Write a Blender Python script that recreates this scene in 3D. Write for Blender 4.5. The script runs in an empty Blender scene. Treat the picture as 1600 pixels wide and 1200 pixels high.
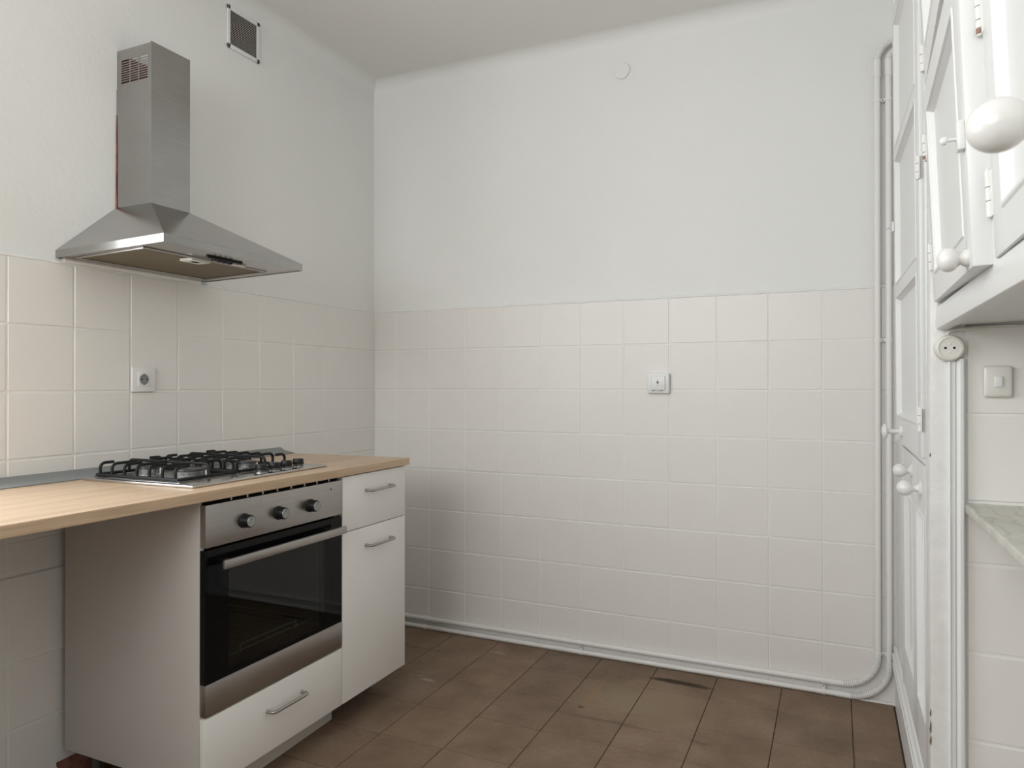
import bpy, bmesh, math, random
from mathutils import Vector, Matrix
R = math.radians
random.seed(7)
scene = bpy.context.scene
col = scene.collection

# ------------------------------------------------------------------ camera
S = 0.018                                   # floor offset of the measured heights
cam_d = bpy.data.cameras.new('camera')
cam_d.sensor_fit = 'HORIZONTAL'
cam_d.sensor_width = 36.0
cam_d.lens = 36.0 * 1113.8 / 1600.0
cam_d.clip_start = 0.02
cam_d.dof.use_dof = True
cam_d.dof.focus_distance = 2.6
cam_d.dof.aperture_fstop = 9.0
cam = bpy.data.objects.new('camera', cam_d)
col.objects.link(cam)
cam.location = (2.2044, -3.1046, 1.2 + S)
cam.rotation_euler = (R(90 + 0.1752), 0, R(24.411))
scene.camera = cam

# ------------------------------------------------------------------ world, daylight, added rear fill, exposure
world = bpy.data.worlds.new('sky')
scene.world = world
world.use_nodes = True
bg = world.node_tree.nodes['Background']
bg.inputs[0].default_value = (0.86, 0.93, 1.0, 1)
bg.inputs[1].default_value = 1.0
WY0, WY1, WZ0, WZ1 = -3.45, -1.90, 0.99, 2.45          # window opening in the wall with the worktop
RX0, RX1, RZ0, RZ1 = 0.06, 1.92, 1.45, 2.64             # opening of the added rear-wall window, put in to brighten the back wall
def daylight_and_fill(loc, rot, sx, sy, energy):                 # overcast sky outside the left window, added fill behind the rear one
    ld = bpy.data.lights.new('daylight_and_fill', 'AREA')
    ld.shape = 'RECTANGLE'
    ld.size, ld.size_y = sx, sy
    ld.energy = energy
    ld.color = (0.985, 0.99, 1.0)
    lo = bpy.data.objects.new('daylight_and_fill', ld)
    col.objects.link(lo)
    lo.location = loc
    lo.rotation_euler = rot
daylight_and_fill((-0.145, (WY0 + WY1) / 2, (WZ0 + WZ1) / 2), (0, R(-90), 0), WZ1 - WZ0 + .04, WY1 - WY0 + .04, 43)
daylight_and_fill(((RX0 + RX1) / 2, -4.645, (RZ0 + RZ1) / 2), (R(90), 0, 0), RX1 - RX0 + .04, RZ1 - RZ0 + .04, 56)  # added fill at the made-up rear window, lifts the back wall
vs = scene.view_settings
vs.view_transform = 'Standard'
vs.look = 'None'
vs.gamma = 1.0
vs.use_curve_mapping = False
vs.exposure = -0.04

# ------------------------------------------------------------------ materials
MAT = {}
def nt(name):
    m = bpy.data.materials.new(name)
    m.use_nodes = True
    t = m.node_tree
    MAT[name] = m
    return m, t, t.nodes['Principled BSDF']
def N(t, typ, **kw):
    n = t.nodes.new(typ)
    for k, v in kw.items():
        if hasattr(n, k): setattr(n, k, v)
        else: n.inputs[k].default_value = v
    return n
def coords(t, scale=(1, 1, 1), kind='Object'):
    tc = N(t, 'ShaderNodeTexCoord'); mp = N(t, 'ShaderNodeMapping')
    mp.inputs['Scale'].default_value = scale
    t.links.new(tc.outputs[kind], mp.inputs[0])
    return mp.outputs[0]
def noise(t, vec, scale, detail=4, rough=0.55):
    n = N(t, 'ShaderNodeTexNoise')
    n.inputs['Scale'].default_value = scale
    n.inputs['Detail'].default_value = detail
    n.inputs['Roughness'].default_value = rough
    if vec is not None: t.links.new(vec, n.inputs['Vector'])
    return n.outputs['Fac']
def ramp(t, fac, stops):
    r = N(t, 'ShaderNodeValToRGB')
    e = r.color_ramp.elements
    while len(e) < len(stops): e.new(0.5)
    for i, (p, c) in enumerate(stops):
        e[i].position = p
        e[i].color = (*c, 1) if len(c) == 3 else c
    t.links.new(fac, r.inputs[0])
    return r.outputs[0]
def bump(t, b, fac, strength, dist=0.002):
    n = N(t, 'ShaderNodeBump')
    n.inputs['Strength'].default_value = strength
    n.inputs['Distance'].default_value = dist
    t.links.new(fac, n.inputs['Height'])
    t.links.new(n.outputs[0], b.inputs['Normal'])
def simple(name, c, rough=0.5, metal=0.0, spec=0.5, bumps=None, var=0.0, vscale=8):
    m, t, b = nt(name)
    b.inputs['Roughness'].default_value = rough
    b.inputs['Metallic'].default_value = metal
    b.inputs['Specular IOR Level'].default_value = spec
    b.inputs['Base Color'].default_value = (*c, 1)
    v = coords(t)
    if var:
        f = noise(t, v, vscale, 3)
        c0 = tuple(x * (1 - var) for x in c); c1 = tuple(min(1, x * (1 + var)) for x in c)
        t.links.new(ramp(t, f, [(0.3, c0), (0.7, c1)]), b.inputs['Base Color'])
    if bumps:
        bump(t, b, noise(t, v, bumps[0], 4), bumps[1], bumps[2])
    return m

simple('plaster', (0.84, 0.838, 0.813), 0.62, spec=0.3, bumps=(45, 0.35, 0.003), var=0.015, vscale=1.6)
simple('ceiling_paint', (0.85, 0.835, 0.81), 0.8, spec=0.2, bumps=(30, 0.25, 0.003))
simple('tile_paint', (0.84, 0.813, 0.772), 0.36, spec=0.45, bumps=(16, 0.30, 0.004), var=0.012, vscale=3)
simple('joint_paint', (0.865, 0.845, 0.81), 0.4, bumps=(60, 0.4, 0.003))
simple('enamel', (0.81, 0.81, 0.795), 0.33, spec=0.5, bumps=(35, 0.22, 0.003))
simple('enamel_worn', (0.80, 0.79, 0.76), 0.42, bumps=(80, 0.35, 0.003), var=0.04, vscale=30)
simple('knob_paint', (0.80, 0.79, 0.755), 0.25, spec=0.6)
simple('pipe_paint', (0.85, 0.835, 0.81), 0.42, bumps=(60, 0.1, 0.002))
simple('rear_low_bounce', (0.46, 0.42, 0.37), 0.7, spec=0.2, bumps=(40, 0.3, 0.003))  # unseen rear wall, colour darkened to cut bounced light
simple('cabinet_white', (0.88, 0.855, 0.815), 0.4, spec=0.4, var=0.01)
simple('cabinet_white_shaded', (0.66, 0.615, 0.57), 0.45, spec=0.4)  # same white as the fronts, with shade darkened into the colour
simple('plastic_white', (0.82, 0.82, 0.80), 0.3)
simple('plastic_cream', (0.76, 0.74, 0.68), 0.35)
simple('black', (0.006, 0.006, 0.006), 0.45)
simple('hole', (0.004, 0.004, 0.004), 0.9, spec=0.1)
simple('cast_iron', (0.009, 0.009, 0.010), 0.55, spec=0.3, bumps=(250, 0.3, 0.001))
simple('knob_black', (0.008, 0.008, 0.008), 0.4, spec=0.35)
simple('rust', (0.30, 0.17, 0.125), 0.85, var=0.35, vscale=120)
simple('brick_red', (0.26, 0.105, 0.08), 0.85, var=0.3, vscale=40)
simple('strip_grey', (0.235, 0.25, 0.25), 0.45, var=0.08, vscale=6)
simple('rubber', (0.10, 0.09, 0.08), 0.7)
simple('filter_mesh', (0.20, 0.165, 0.105), 0.6, metal=0.2, bumps=(420, 0.6, 0.002), var=0.1, vscale=5)
simple('cavity', (0.26, 0.265, 0.265), 0.4)
simple('wire_chrome', (0.9, 0.89, 0.86), 0.25, metal=0.2)
simple('knob_face', (0.36, 0.36, 0.35), 0.35, metal=0.7)
simple('burner_alu', (0.42, 0.42, 0.42), 0.3, metal=1.0)
simple('burner_cap', (0.03, 0.03, 0.032), 0.3)
simple('window_paint', (0.8, 0.8, 0.79), 0.4)
simple('dark_print', (0.13, 0.13, 0.13), 0.5)

def steel(name, c, rough, axis):
    m, t, b = nt(name)
    b.inputs['Metallic'].default_value = 1.0
    sc = [260, 260, 260]; sc[axis] = 4
    f = noise(t, coords(t, tuple(sc)), 1.0, 3)
    c0 = tuple(x * 0.93 for x in c)
    g = noise(t, coords(t), 5, 3)
    mx = N(t, 'ShaderNodeMix', data_type='RGBA', blend_type='MULTIPLY')
    mx.inputs['Factor'].default_value = 1.0
    t.links.new(ramp(t, f, [(0.35, c0), (0.65, c)]), mx.inputs['A'])
    t.links.new(ramp(t, g, [(0.3, (0.88, 0.87, 0.86)), (0.7, (1, 1, 1))]), mx.inputs['B'])
    t.links.new(mx.outputs['Result'], b.inputs['Base Color'])
    rr = N(t, 'ShaderNodeMapRange')
    rr.inputs['To Min'].default_value = rough - 0.05
    rr.inputs['To Max'].default_value = rough + 0.07
    t.links.new(g, rr.inputs['Value'])
    t.links.new(rr.outputs[0], b.inputs['Roughness'])
    bump(t, b, f, 0.08, 0.001)
steel('steel_hood', (0.44, 0.435, 0.42), 0.17, 1)
steel('steel_oven', (0.47, 0.45, 0.43), 0.34, 1)
steel('steel_hob', (0.62, 0.61, 0.59), 0.22, 1)
steel('steel_handle', (0.47, 0.45, 0.43), 0.33, 1)

def oak():
    m, t, b = nt('oak')
    v = coords(t, (26, 1.5, 26))
    f = noise(t, v, 1.0, 5, 0.6)
    fine = noise(t, coords(t, (220, 7, 220)), 1.0, 3)
    mx = N(t, 'ShaderNodeMix', data_type='RGBA', blend_type='MULTIPLY')
    mx.inputs['Factor'].default_value = 1.0
    t.links.new(ramp(t, f, [(0.25, (0.50, 0.345, 0.22)), (0.5, (0.62, 0.45, 0.30)), (0.75, (0.71, 0.54, 0.38))]), mx.inputs['A'])
    t.links.new(ramp(t, fine, [(0.3, (0.86, 0.84, 0.82)), (0.6, (1, 1, 1))]), mx.inputs['B'])
    t.links.new(mx.outputs['Result'], b.inputs['Base Color'])
    b.inputs['Roughness'].default_value = 0.33
    b.inputs['Specular IOR Level'].default_value = 0.5
    bump(t, b, fine, 0.05, 0.001)
oak()

def marble():
    m, t, b = nt('marble')
    v = coords(t, (1, 1, 1))
    n1 = noise(t, v, 14, 6, 0.6)
    w = N(t, 'ShaderNodeTexWave')
    w.inputs['Scale'].default_value = 9
    w.inputs['Distortion'].default_value = 9
    w.inputs['Detail'].default_value = 4
    t.links.new(v, w.inputs['Vector'])
    mx = N(t, 'ShaderNodeMix', data_type='RGBA', blend_type='MULTIPLY')
    mx.inputs['Factor'].default_value = 0.8
    t.links.new(ramp(t, n1, [(0.3, (0.50, 0.49, 0.42)), (0.7, (0.69, 0.68, 0.61))]), mx.inputs['A'])
    t.links.new(ramp(t, w.outputs['Fac'], [(0.0, (0.72, 0.70, 0.66)), (0.12, (1, 1, 1)), (1, (1, 1, 1))]), mx.inputs['B'])
    t.links.new(mx.outputs['Result'], b.inputs['Base Color'])
    b.inputs['Roughness'].default_value = 0.3
marble()

def floor_mat():
    m, t, b = nt('floor_tile')
    geo = N(t, 'ShaderNodeNewGeometry')
    P = geo.outputs['Position']
    info = N(t, 'ShaderNodeObjectInfo')
    n1 = noise(t, P, 5.5, 6, 0.62)
    n2 = noise(t, P, 60, 4, 0.6)
    base = ramp(t, n1, [(0.28, (0.178, 0.120, 0.081)), (0.52, (0.235, 0.165, 0.115)), (0.75, (0.29, 0.212, 0.153))])
    mx = N(t, 'ShaderNodeMix', data_type='RGBA', blend_type='MULTIPLY')
    mx.inputs['Factor'].default_value = 1
    t.links.new(base, mx.inputs['A'])
    t.links.new(ramp(t, n2, [(0.25, (0.88, 0.87, 0.86)), (0.7, (1.06, 1.05, 1.04))]), mx.inputs['B'])
    mt = N(t, 'ShaderNodeMix', data_type='RGBA', blend_type='MULTIPLY')
    mt.inputs['Factor'].default_value = 1
    t.links.new(mx.outputs['Result'], mt.inputs['A'])
    t.links.new(ramp(t, info.outputs['Random'], [(0, (0.90, 0.90, 0.90)), (1, (1.08, 1.07, 1.05))]), mt.inputs['B'])
    cur = mt.outputs['Result']
    # worn spots and stains, each with a place of its own on the floor
    dn = N(t, 'ShaderNodeTexNoise'); dn.inputs['Scale'].default_value = 22; dn.inputs['Detail'].default_value = 3
    t.links.new(P, dn.inputs['Vector'])
    def spot(cur, cx, cy, hx, hy, color, amount, wob=0.03, edge=(0.55, 1.0)):
        sub = N(t, 'ShaderNodeVectorMath', operation='SUBTRACT'); sub.inputs[1].default_value = (0.5, 0.5, 0.5)
        t.links.new(dn.outputs['Color'], sub.inputs[0])
        sc = N(t, 'ShaderNodeVectorMath', operation='SCALE'); sc.inputs['Scale'].default_value = wob
        t.links.new(sub.outputs[0], sc.inputs[0])
        ad = N(t, 'ShaderNodeVectorMath', operation='ADD')
        t.links.new(P, ad.inputs[0]); t.links.new(sc.outputs[0], ad.inputs[1])
        mp = N(t, 'ShaderNodeMapping')
        mp.inputs['Scale'].default_value = (1 / hx, 1 / hy, 0)
        mp.inputs['Location'].default_value = (-cx / hx, -cy / hy, 0)
        t.links.new(ad.outputs[0], mp.inputs[0])
        ln = N(t, 'ShaderNodeVectorMath', operation='LENGTH')
        t.links.new(mp.outputs[0], ln.inputs[0])
        fac = ramp(t, ln.outputs['Value'], [(edge[0], (amount,) * 3), (edge[1], (0, 0, 0))])
        mm = N(t, 'ShaderNodeMix', data_type='RGBA')
        t.links.new(fac, mm.inputs['Factor'])
        t.links.new(cur, mm.inputs['A'])
        mm.inputs['B'].default_value = (*color, 1)
        return mm.outputs['Result']
    cur = spot(cur, 1.50, -0.40, 0.30, 0.24, (0.34, 0.26, 0.165), 0.55, 0.10, (0.3, 1.0))
    cur = spot(cur, 1.605, -0.150, 0.130, 0.026, (0.040, 0.020, 0.012), 0.95, 0.014, (0.6, 1.0))
    cur = spot(cur, 1.70, -0.160, 0.07, 0.022, (0.05, 0.028, 0.018), 0.8, 0.02, (0.4, 1.0))
    cur = spot(cur, 1.45, -0.60, 0.26, 0.018, (0.12, 0.08, 0.056), 0.6, 0.03, (0.2, 1.0))
    cur = spot(cur, 1.33, -0.40, 0.012, 0.12, (0.36, 0.20, 0.09), 0.6, 0.02, (0.2, 1.0))
    cur = spot(cur, 1.325, -0.53, 0.02, 0.018, (0.05, 0.03, 0.02), 0.8, 0.02, (0.2, 1.0))
    cur = spot(cur, 0.66, -0.56, 0.05, 0.02, (0.5, 0.42, 0.34), 0.6, 0.04, (0.1, 1.0))
    cur = spot(cur, 0.80, -0.16, 0.05, 0.02, (0.48, 0.40, 0.32), 0.5, 0.04, (0.1, 1.0))
    cur = spot(cur, 1.78, -0.62, 0.06, 0.02, (0.07, 0.045, 0.03), 0.5, 0.05, (0.1, 1.0))
    t.links.new(cur, b.inputs['Base Color'])
    b.inputs['Roughness'].default_value = 0.62
    b.inputs['Specular IOR Level'].default_value = 0.3
    bump(t, b, n2, 0.25, 0.002)
floor_mat()
simple('floor_joint', (0.055, 0.036, 0.025), 0.9, var=0.3, vscale=40)

def glass(name, tint, refl):
    m = bpy.data.materials.new(name); m.use_nodes = True; MAT[name] = m
    t = m.node_tree
    t.nodes.clear()
    out = N(t, 'ShaderNodeOutputMaterial')
    tr = N(t, 'ShaderNodeBsdfTransparent'); tr.inputs[0].default_value = (*tint, 1)
    gl = N(t, 'ShaderNodeBsdfGlossy'); gl.inputs['Roughness'].default_value = 0.02
    lw = N(t, 'ShaderNodeLayerWeight'); lw.inputs['Blend'].default_value = 0.5
    pw = N(t, 'ShaderNodeMath', operation='POWER'); pw.inputs[1].default_value = 5.0
    t.links.new(lw.outputs['Facing'], pw.inputs[0])
    ma = N(t, 'ShaderNodeMath', operation='MULTIPLY_ADD'); ma.inputs[1].default_value = 1 - refl; ma.inputs[2].default_value = refl
    t.links.new(pw.outputs[0], ma.inputs[0])
    mx = N(t, 'ShaderNodeMixShader')
    t.links.new(ma.outputs[0], mx.inputs[0])
    t.links.new(tr.outputs[0], mx.inputs[1])
    t.links.new(gl.outputs[0], mx.inputs[2])
    t.links.new(mx.outputs[0], out.inputs[0])
glass('oven_glass', (0.44, 0.45, 0.44), 0.045)
glass('window_glass', (0.98, 0.99, 0.99), 0.03)
m_, t_, b_ = nt('black_glass')
b_.inputs['Base Color'].default_value = (0.004, 0.004, 0.005, 1)
b_.inputs['Roughness'].default_value = 0.04
b_.inputs['Specular IOR Level'].default_value = 0.18

# ------------------------------------------------------------------ geometry helpers
class MB:
    def __init__(s): s.bm = bmesh.new()
    def merge(s, b):
        me = bpy.data.meshes.new('t'); b.to_mesh(me); b.free()
        s.bm.from_mesh(me); bpy.data.meshes.remove(me)
        return s
    def box(s, x0, x1, y0, y1, z0, z1, bev=0.0, seg=2):
        b = bmesh.new()
        bmesh.ops.create_cube(b, size=1)
        bmesh.ops.scale(b, vec=(abs(x1 - x0), abs(y1 - y0), abs(z1 - z0)), verts=b.verts)
        bmesh.ops.translate(b, vec=((x0 + x1) / 2, (y0 + y1) / 2, (z0 + z1) / 2), verts=b.verts)
        if bev: bmesh.ops.bevel(b, geom=b.edges[:], offset=bev, segments=seg, affect='EDGES', profile=0.5)
        return s.merge(b)
    def poly(s, verts, faces):
        b = bmesh.new()
        vv = [b.verts.new(v) for v in verts]
        for f in faces: b.faces.new([vv[i] for i in f])
        bmesh.ops.recalc_face_normals(b, faces=b.faces[:])
        return s.merge(b)
    def raw(s, verts, faces):
        vv = [s.bm.verts.new(v) for v in verts]
        for f in faces: s.bm.faces.new([vv[i] for i in f])
        return s
    def tube(s, pts, r, n=10, cap=True, radii=None, flat=None):
        pts = [Vector(p) for p in pts]
        b = bmesh.new()
        rings = []
        up = None
        for i, p in enumerate(pts):
            d = (pts[min(i + 1, len(pts) - 1)] - pts[max(i - 1, 0)]).normalized()
            if up is None:
                up = Vector((0, 0, 1)) if abs(d.z) < 0.9 else Vector((1, 0, 0))
            up = (up - d * up.dot(d)).normalized()
            sd = d.cross(up)
            rr = radii[i] if radii else r
            rings.append([b.verts.new(p + up * math.cos(2 * math.pi * k / n) * rr + sd * math.sin(2 * math.pi * k / n) * rr) for k in range(n)])
        for a, c in zip(rings, rings[1:]):
            for k in range(n):
                b.faces.new((a[k], a[(k + 1) % n], c[(k + 1) % n], c[k]))
        if cap:
            b.faces.new(rings[0]); b.faces.new(list(reversed(rings[-1])))
        bmesh.ops.recalc_face_normals(b, faces=b.faces[:])
        return s.merge(b)
    def lathe(s, prof, axis, org=(0, 0, 0), n=24):
        """prof: (radius, height) along axis vector"""
        ax = Vector(axis).normalized(); o = Vector(org)
        u = ax.orthogonal().normalized(); w = ax.cross(u)
        b = bmesh.new(); rings = []
        for r, h in prof:
            if r < 1e-6: rings.append([b.verts.new(o + ax * h)])
            else: rings.append([b.verts.new(o + ax * h + (u * math.cos(2 * math.pi * k / n) + w * math.sin(2 * math.pi * k / n)) * r) for k in range(n)])
        for a, c in zip(rings, rings[1:]):
            for k in range(n):
                k2 = (k + 1) % n
                if len(a) == 1 and len(c) == 1: continue
                if len(a) == 1: b.faces.new((a[0], c[k2], c[k]))
                elif len(c) == 1: b.faces.new((a[k], a[k2], c[0]))
                else: b.faces.new((a[k], a[k2], c[k2], c[k]))
        bmesh.ops.recalc_face_normals(b, faces=b.faces[:])
        return s.merge(b)
    def extrude(s, prof, a, c, mapf):
        """closed profile (u,v) swept from a to c; mapf(u,v,w)->xyz"""
        n = len(prof)
        vv = [mapf(u, v, a) for u, v in prof] + [mapf(u, v, c) for u, v in prof]
        ff = [(i, (i + 1) % n, n + (i + 1) % n, n + i) for i in range(n)]
        ff += [tuple(range(n - 1, -1, -1)), tuple(range(n, 2 * n))]
        return s.poly(vv, ff)
    def mesh(s, name, mat, smooth=True):
        me = bpy.data.meshes.new(name)
        s.bm.to_mesh(me); s.bm.free()
        me.materials.append(MAT[mat])
        if smooth:
            me.shade_smooth()
            if smooth != 'all': me.set_sharp_from_angle(angle=R(35))
        return me
    def build(s, name, mat, parent=None, loc=(0, 0, 0), rot=(0, 0, 0), label=None, smooth=True):
        return link(name, s.mesh(name, mat, smooth), parent, loc, rot, label)
def link(name, data, parent=None, loc=(0, 0, 0), rot=(0, 0, 0), label=None):
    o = bpy.data.objects.new(name, data)
    col.objects.link(o)
    o.parent = parent
    o.location = loc; o.rotation_euler = rot
    if label: o['label'] = label
    return o
def thing(name, label, cat, loc=(0, 0, 0), rot=(0, 0, 0), group=None):
    o = link(name, None, None, loc, rot)
    o.empty_display_size = 0.05
    return tag(o, label, cat, group)
def tag(o, label, cat, group=None):
    o['label'] = label; o['category'] = cat
    if group: o['group'] = group
    return o
def struct(o):
    o['kind'] = 'structure'
    return o

# ------------------------------------------------------------------ tiles
TM = {}
def tile_mesh(w, h, t, c, mat, nm):
    k = (round(w, 3), round(h, 3), t, c, mat)
    if k in TM: return TM[k]
    def rect(w, h, z): return [(-w / 2, -h / 2, z), (w / 2, -h / 2, z), (w / 2, h / 2, z), (-w / 2, h / 2, z)]
    m = MB()
    v = rect(w, h, 0) + rect(w, h, t - c) + rect(w - 2 * c, h - 2 * c, t)
    f = [(8, 9, 10, 11)]
    for a, b in ((0, 4), (4, 8)):
        for i in range(4):
            j = (i + 1) % 4
            f.append((a + i, a + j, b + j, b + i))
    m.raw(v, f)
    TM[k] = m.mesh(nm, mat, smooth=False)
    return TM[k]
BACK = Matrix(((1, 0, 0), (0, 0, -1), (0, 1, 0)))     # x->X, y->Z, z->-Y
LEFT = Matrix(((0, 0, 1), (1, 0, 0), (0, 1, 0)))      # x->Y, y->Z, z->X
FLAT = Matrix.Identity(3)
def tile(parent, basis, origin, w, h, t=0.010, c=0.0036, gap=0.0024, mat='tile_paint', nm='tile', jit=1.0):
    me = tile_mesh(w - gap, h - gap, t, c, mat, nm)
    o = bpy.data.objects.new(nm, me); col.objects.link(o); o.parent = parent
    j = Matrix.Rotation(R(random.uniform(-.32, .32)) * jit, 3, 'X') @ Matrix.Rotation(R(random.uniform(-.32, .32)) * jit, 3, 'Y')
    m = (basis @ j).to_4x4()
    n = basis @ Vector((0, 0, random.uniform(-.0005, .0004) * jit))
    m.translation = Vector(origin) + n
    o.matrix_local = m
    return o

# ------------------------------------------------------------------ room shell
CEIL = 2.780 + S
floor = struct(MB().box(-0.25, 3.15, -4.5, 0.25, -0.15, -0.0025).build('floor', 'floor_joint'))
ceiling = struct(MB().box(-0.25, 3.15, -4.5, 0.25, CEIL, CEIL + 0.12).build('ceiling', 'ceiling_paint'))
wl = MB()
wl.box(-0.13, 0, WY1, 0.2, 0, CEIL).box(-0.13, 0, -4.5, WY0, 0, CEIL)
wl.box(-0.13, 0, WY0, WY1, 0, WZ0).box(-0.13, 0, WY0, WY1, WZ1, CEIL)
wall_left = struct(wl.build('wall_left', 'plaster'))
wall_back = struct(MB().box(0, 3.15, 0, 0.2, 0, CEIL).build('wall_back', 'plaster'))
wr = MB().box(2.95, 3.15, -4.5, 0, 0, CEIL).box(2.420, 2.95, -0.40, 0, 0, CEIL)
wall_right = struct(wr.build('wall_right', 'plaster'))
wall_niche = struct(MB().box(2.47, 2.95, -1.205, -1.12, 0, CEIL).build('wall_niche', 'plaster'))
wb = MB().box(-0.13, RX0, -4.63, -4.5, 0, CEIL).box(RX1, 3.15, -4.63, -4.5, 0, CEIL).box(RX0, RX1, -4.63, -4.5, 0, RZ0).box(RX0, RX1, -4.63, -4.5, RZ1, CEIL)
wall_rear = struct(wb.build('wall_rear', 'rear_low_bounce'))
# coves between the walls and the ceiling
def cove(mapf, a, c, name, r=0.06):
    pr = [(0, 0), (r, 0)] + [(r - r * math.sin(t), r - r * math.cos(t)) for t in [i * math.pi / 16 for i in range(1, 8)]] + [(0, r)]
    return struct(MB().extrude(pr, a, c, mapf).build(name, 'plaster'))
cove(lambda u, v, w: (u, w, CEIL - v), -4.5, 0.0, 'trim_1')
cove(lambda u, v, w: (w, -u, CEIL - v), 0.0, 2.42, 'trim_2')

# window in the wall above the worktop, out of the frame
wf = MB()
for y0, y1, z0, z1 in ((WY0, WY1, WZ0, WZ0 + .05), (WY0, WY1, WZ1 - .05, WZ1), (WY0, WY0 + .03, WZ0, WZ1), (WY1 - .03, WY1, WZ0, WZ1), ((WY0 + WY1) / 2 - .04, (WY0 + WY1) / 2 + .04, WZ0, WZ1)):
    wf.box(-0.115, -0.070, y0, y1, z0, z1, 0.004)
win = struct(wf.build('window_1', 'window_paint'))
for a, b in ((WY0 + .05, (WY0 + WY1) / 2 - .04), ((WY0 + WY1) / 2 + .04, WY1 - .05)):
    MB().box(-0.095, -0.091, a, b, WZ0 + .05, WZ1 - .05).build('pane', 'window_glass', win)
MB().box(-0.07, 0.03, WY0 - .02, WY1 + .02, WZ0 - .020, WZ0 + .002, 0.005).build('window_sill', 'window_paint', win)

wf = MB()  # rear window, unseen and added to let in fill light
rm = (RX0 + RX1) / 2
for x0, x1, z0, z1 in ((RX0, RX1, RZ0, RZ0 + .05), (RX0, RX1, RZ1 - .05, RZ1), (RX0, RX0 + .05, RZ0, RZ1), (RX1 - .05, RX1, RZ0, RZ1), (rm - .04, rm + .04, RZ0, RZ1)):
    wf.box(x0, x1, -4.615, -4.57, z0, z1, 0.004)
added_win = struct(wf.build('added_window', 'window_paint'))
for a, b in ((RX0 + .05, rm - .04), (rm + .04, RX1 - .05)):
    MB().box(a, b, -4.595, -4.591, RZ0 + .05, RZ1 - .05).build('pane', 'window_glass', added_win)

# ---- wall tiles
b0 = 1.383 + S
rows = [b0 + .2 - .2 * j for j in range(8)] + [0.0]           # row edges from the top down
TOP = rows[0]
MB().box(0.0, 2.42, -0.0100, 0.001, 0, TOP - .002).build('joint_bed', 'joint_paint', wall_back)
cb = [.0125, .145, .347, .549, .747, .949, 1.146, 1.346, 1.549, 1.750, 1.956, 2.159, 2.362, 2.42]
for a, c in zip(cb, cb[1:]):
    for z1, z0 in zip(rows, rows[1:]):
        tile(wall_back, BACK, ((a + c) / 2, -0.002, (z0 + z1) / 2), c - a, z1 - z0)
yl = [-.0125, -.412, -.625, -.830, -1.027, -1.234, -1.427, -1.625, -1.825, -1.885, -2.025, -2.225, -2.425, -2.625, -2.825, -3.025, -3.225, -3.425]
MB().box(-0.001, 0.0100, -1.885, 0, 0.655 + S, TOP - .002).box(-0.001, .0100, -3.425, 0, 0, .655 + S).box(-0.001, .0100, -3.425, -1.885, 0.655 + S, .866 + S).build('joint_bed', 'joint_paint', wall_left)
low = [0.867 + S, 0.745 + S, 0.655 + S]
for i, (c, a) in enumerate(zip(yl, yl[1:])):
    up = rows[:4] if i < 9 else rows[3:4]
    edges = (up + low) if i < 9 else low
    if i == 5: edges = [rows[0]] + rows[2:4] + low          # a double-height tile beside the socket
    for z1, z0 in zip(edges, edges[1:]):
        tile(wall_left, LEFT, (0.002, (a + c) / 2, (z0 + z1) / 2), c - a, z1 - z0)
    ed = [0.655 + S - .012, .393 + S, .195 + S, 0.0]
    for z1, z0 in zip(ed, ed[1:]):
        tile(wall_left, LEFT, (0.010, (a + c) / 2, (z0 + z1) / 2), c - a, z1 - z0)
MB().box(0, .0180, -3.425, 0, 0, .641 + S).build('joint_bed', 'joint_paint', wall_left)
# uneven painted bead along the top of the tiles
def bead(f, L, name):
    m = MB(); n = 90
    pts = []; rad = []
    for i in range(n + 1):
        pts.append(f(L * i / n, random.uniform(-.0014, .0014)))
        rad.append(random.uniform(.0045, .0078))
    struct(m.tube(pts, .006, 7, radii=rad).build(name, 'plaster'))
bead(lambda s, r: (s + .004, -.0075, TOP + .001 + r), 2.41, 'trim_3')
bead(lambda s, r: (.0075, -s - .004, TOP + .001 + r), 1.885, 'trim_4')
# grey old paint in the floor edge
struct(MB().tube([(0.02, -.022, .001), (2.415, -.020, .001)], .006, 6).build('trim_5', 'joint_paint'))

struct(MB().box(.0195, .030, -3.42, -1.685, 0, .050, .003).build('baseboard_left', 'tile_paint'))
MB().box(.0195, .023, -1.684, -.70, 0, .060).build('bare_plaster', 'brick_red', wall_left, label='bare red-brown wall base under the cabinet')

# niche end wall
MB().box(2.47, 2.95, -1.2140, -1.204, 0, 1.335 + S).build('joint_bed', 'joint_paint', wall_niche)
for x0, x1 in ((2.472, 2.672), (2.672, 2.872), (2.872, 2.95)):
    for z1, z0 in ((1.335 + S, 1.136 + S), (1.136 + S, .940 + S), (.915 + S, .800 + S), (.800 + S, .601 + S), (.601 + S, .403 + S), (.403 + S, .203 + S), (.203 + S, 0)):
        tile(wall_niche, BACK, ((x0 + x1) / 2, -1.206, (z0 + z1) / 2), x1 - x0, z1 - z0)

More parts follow.
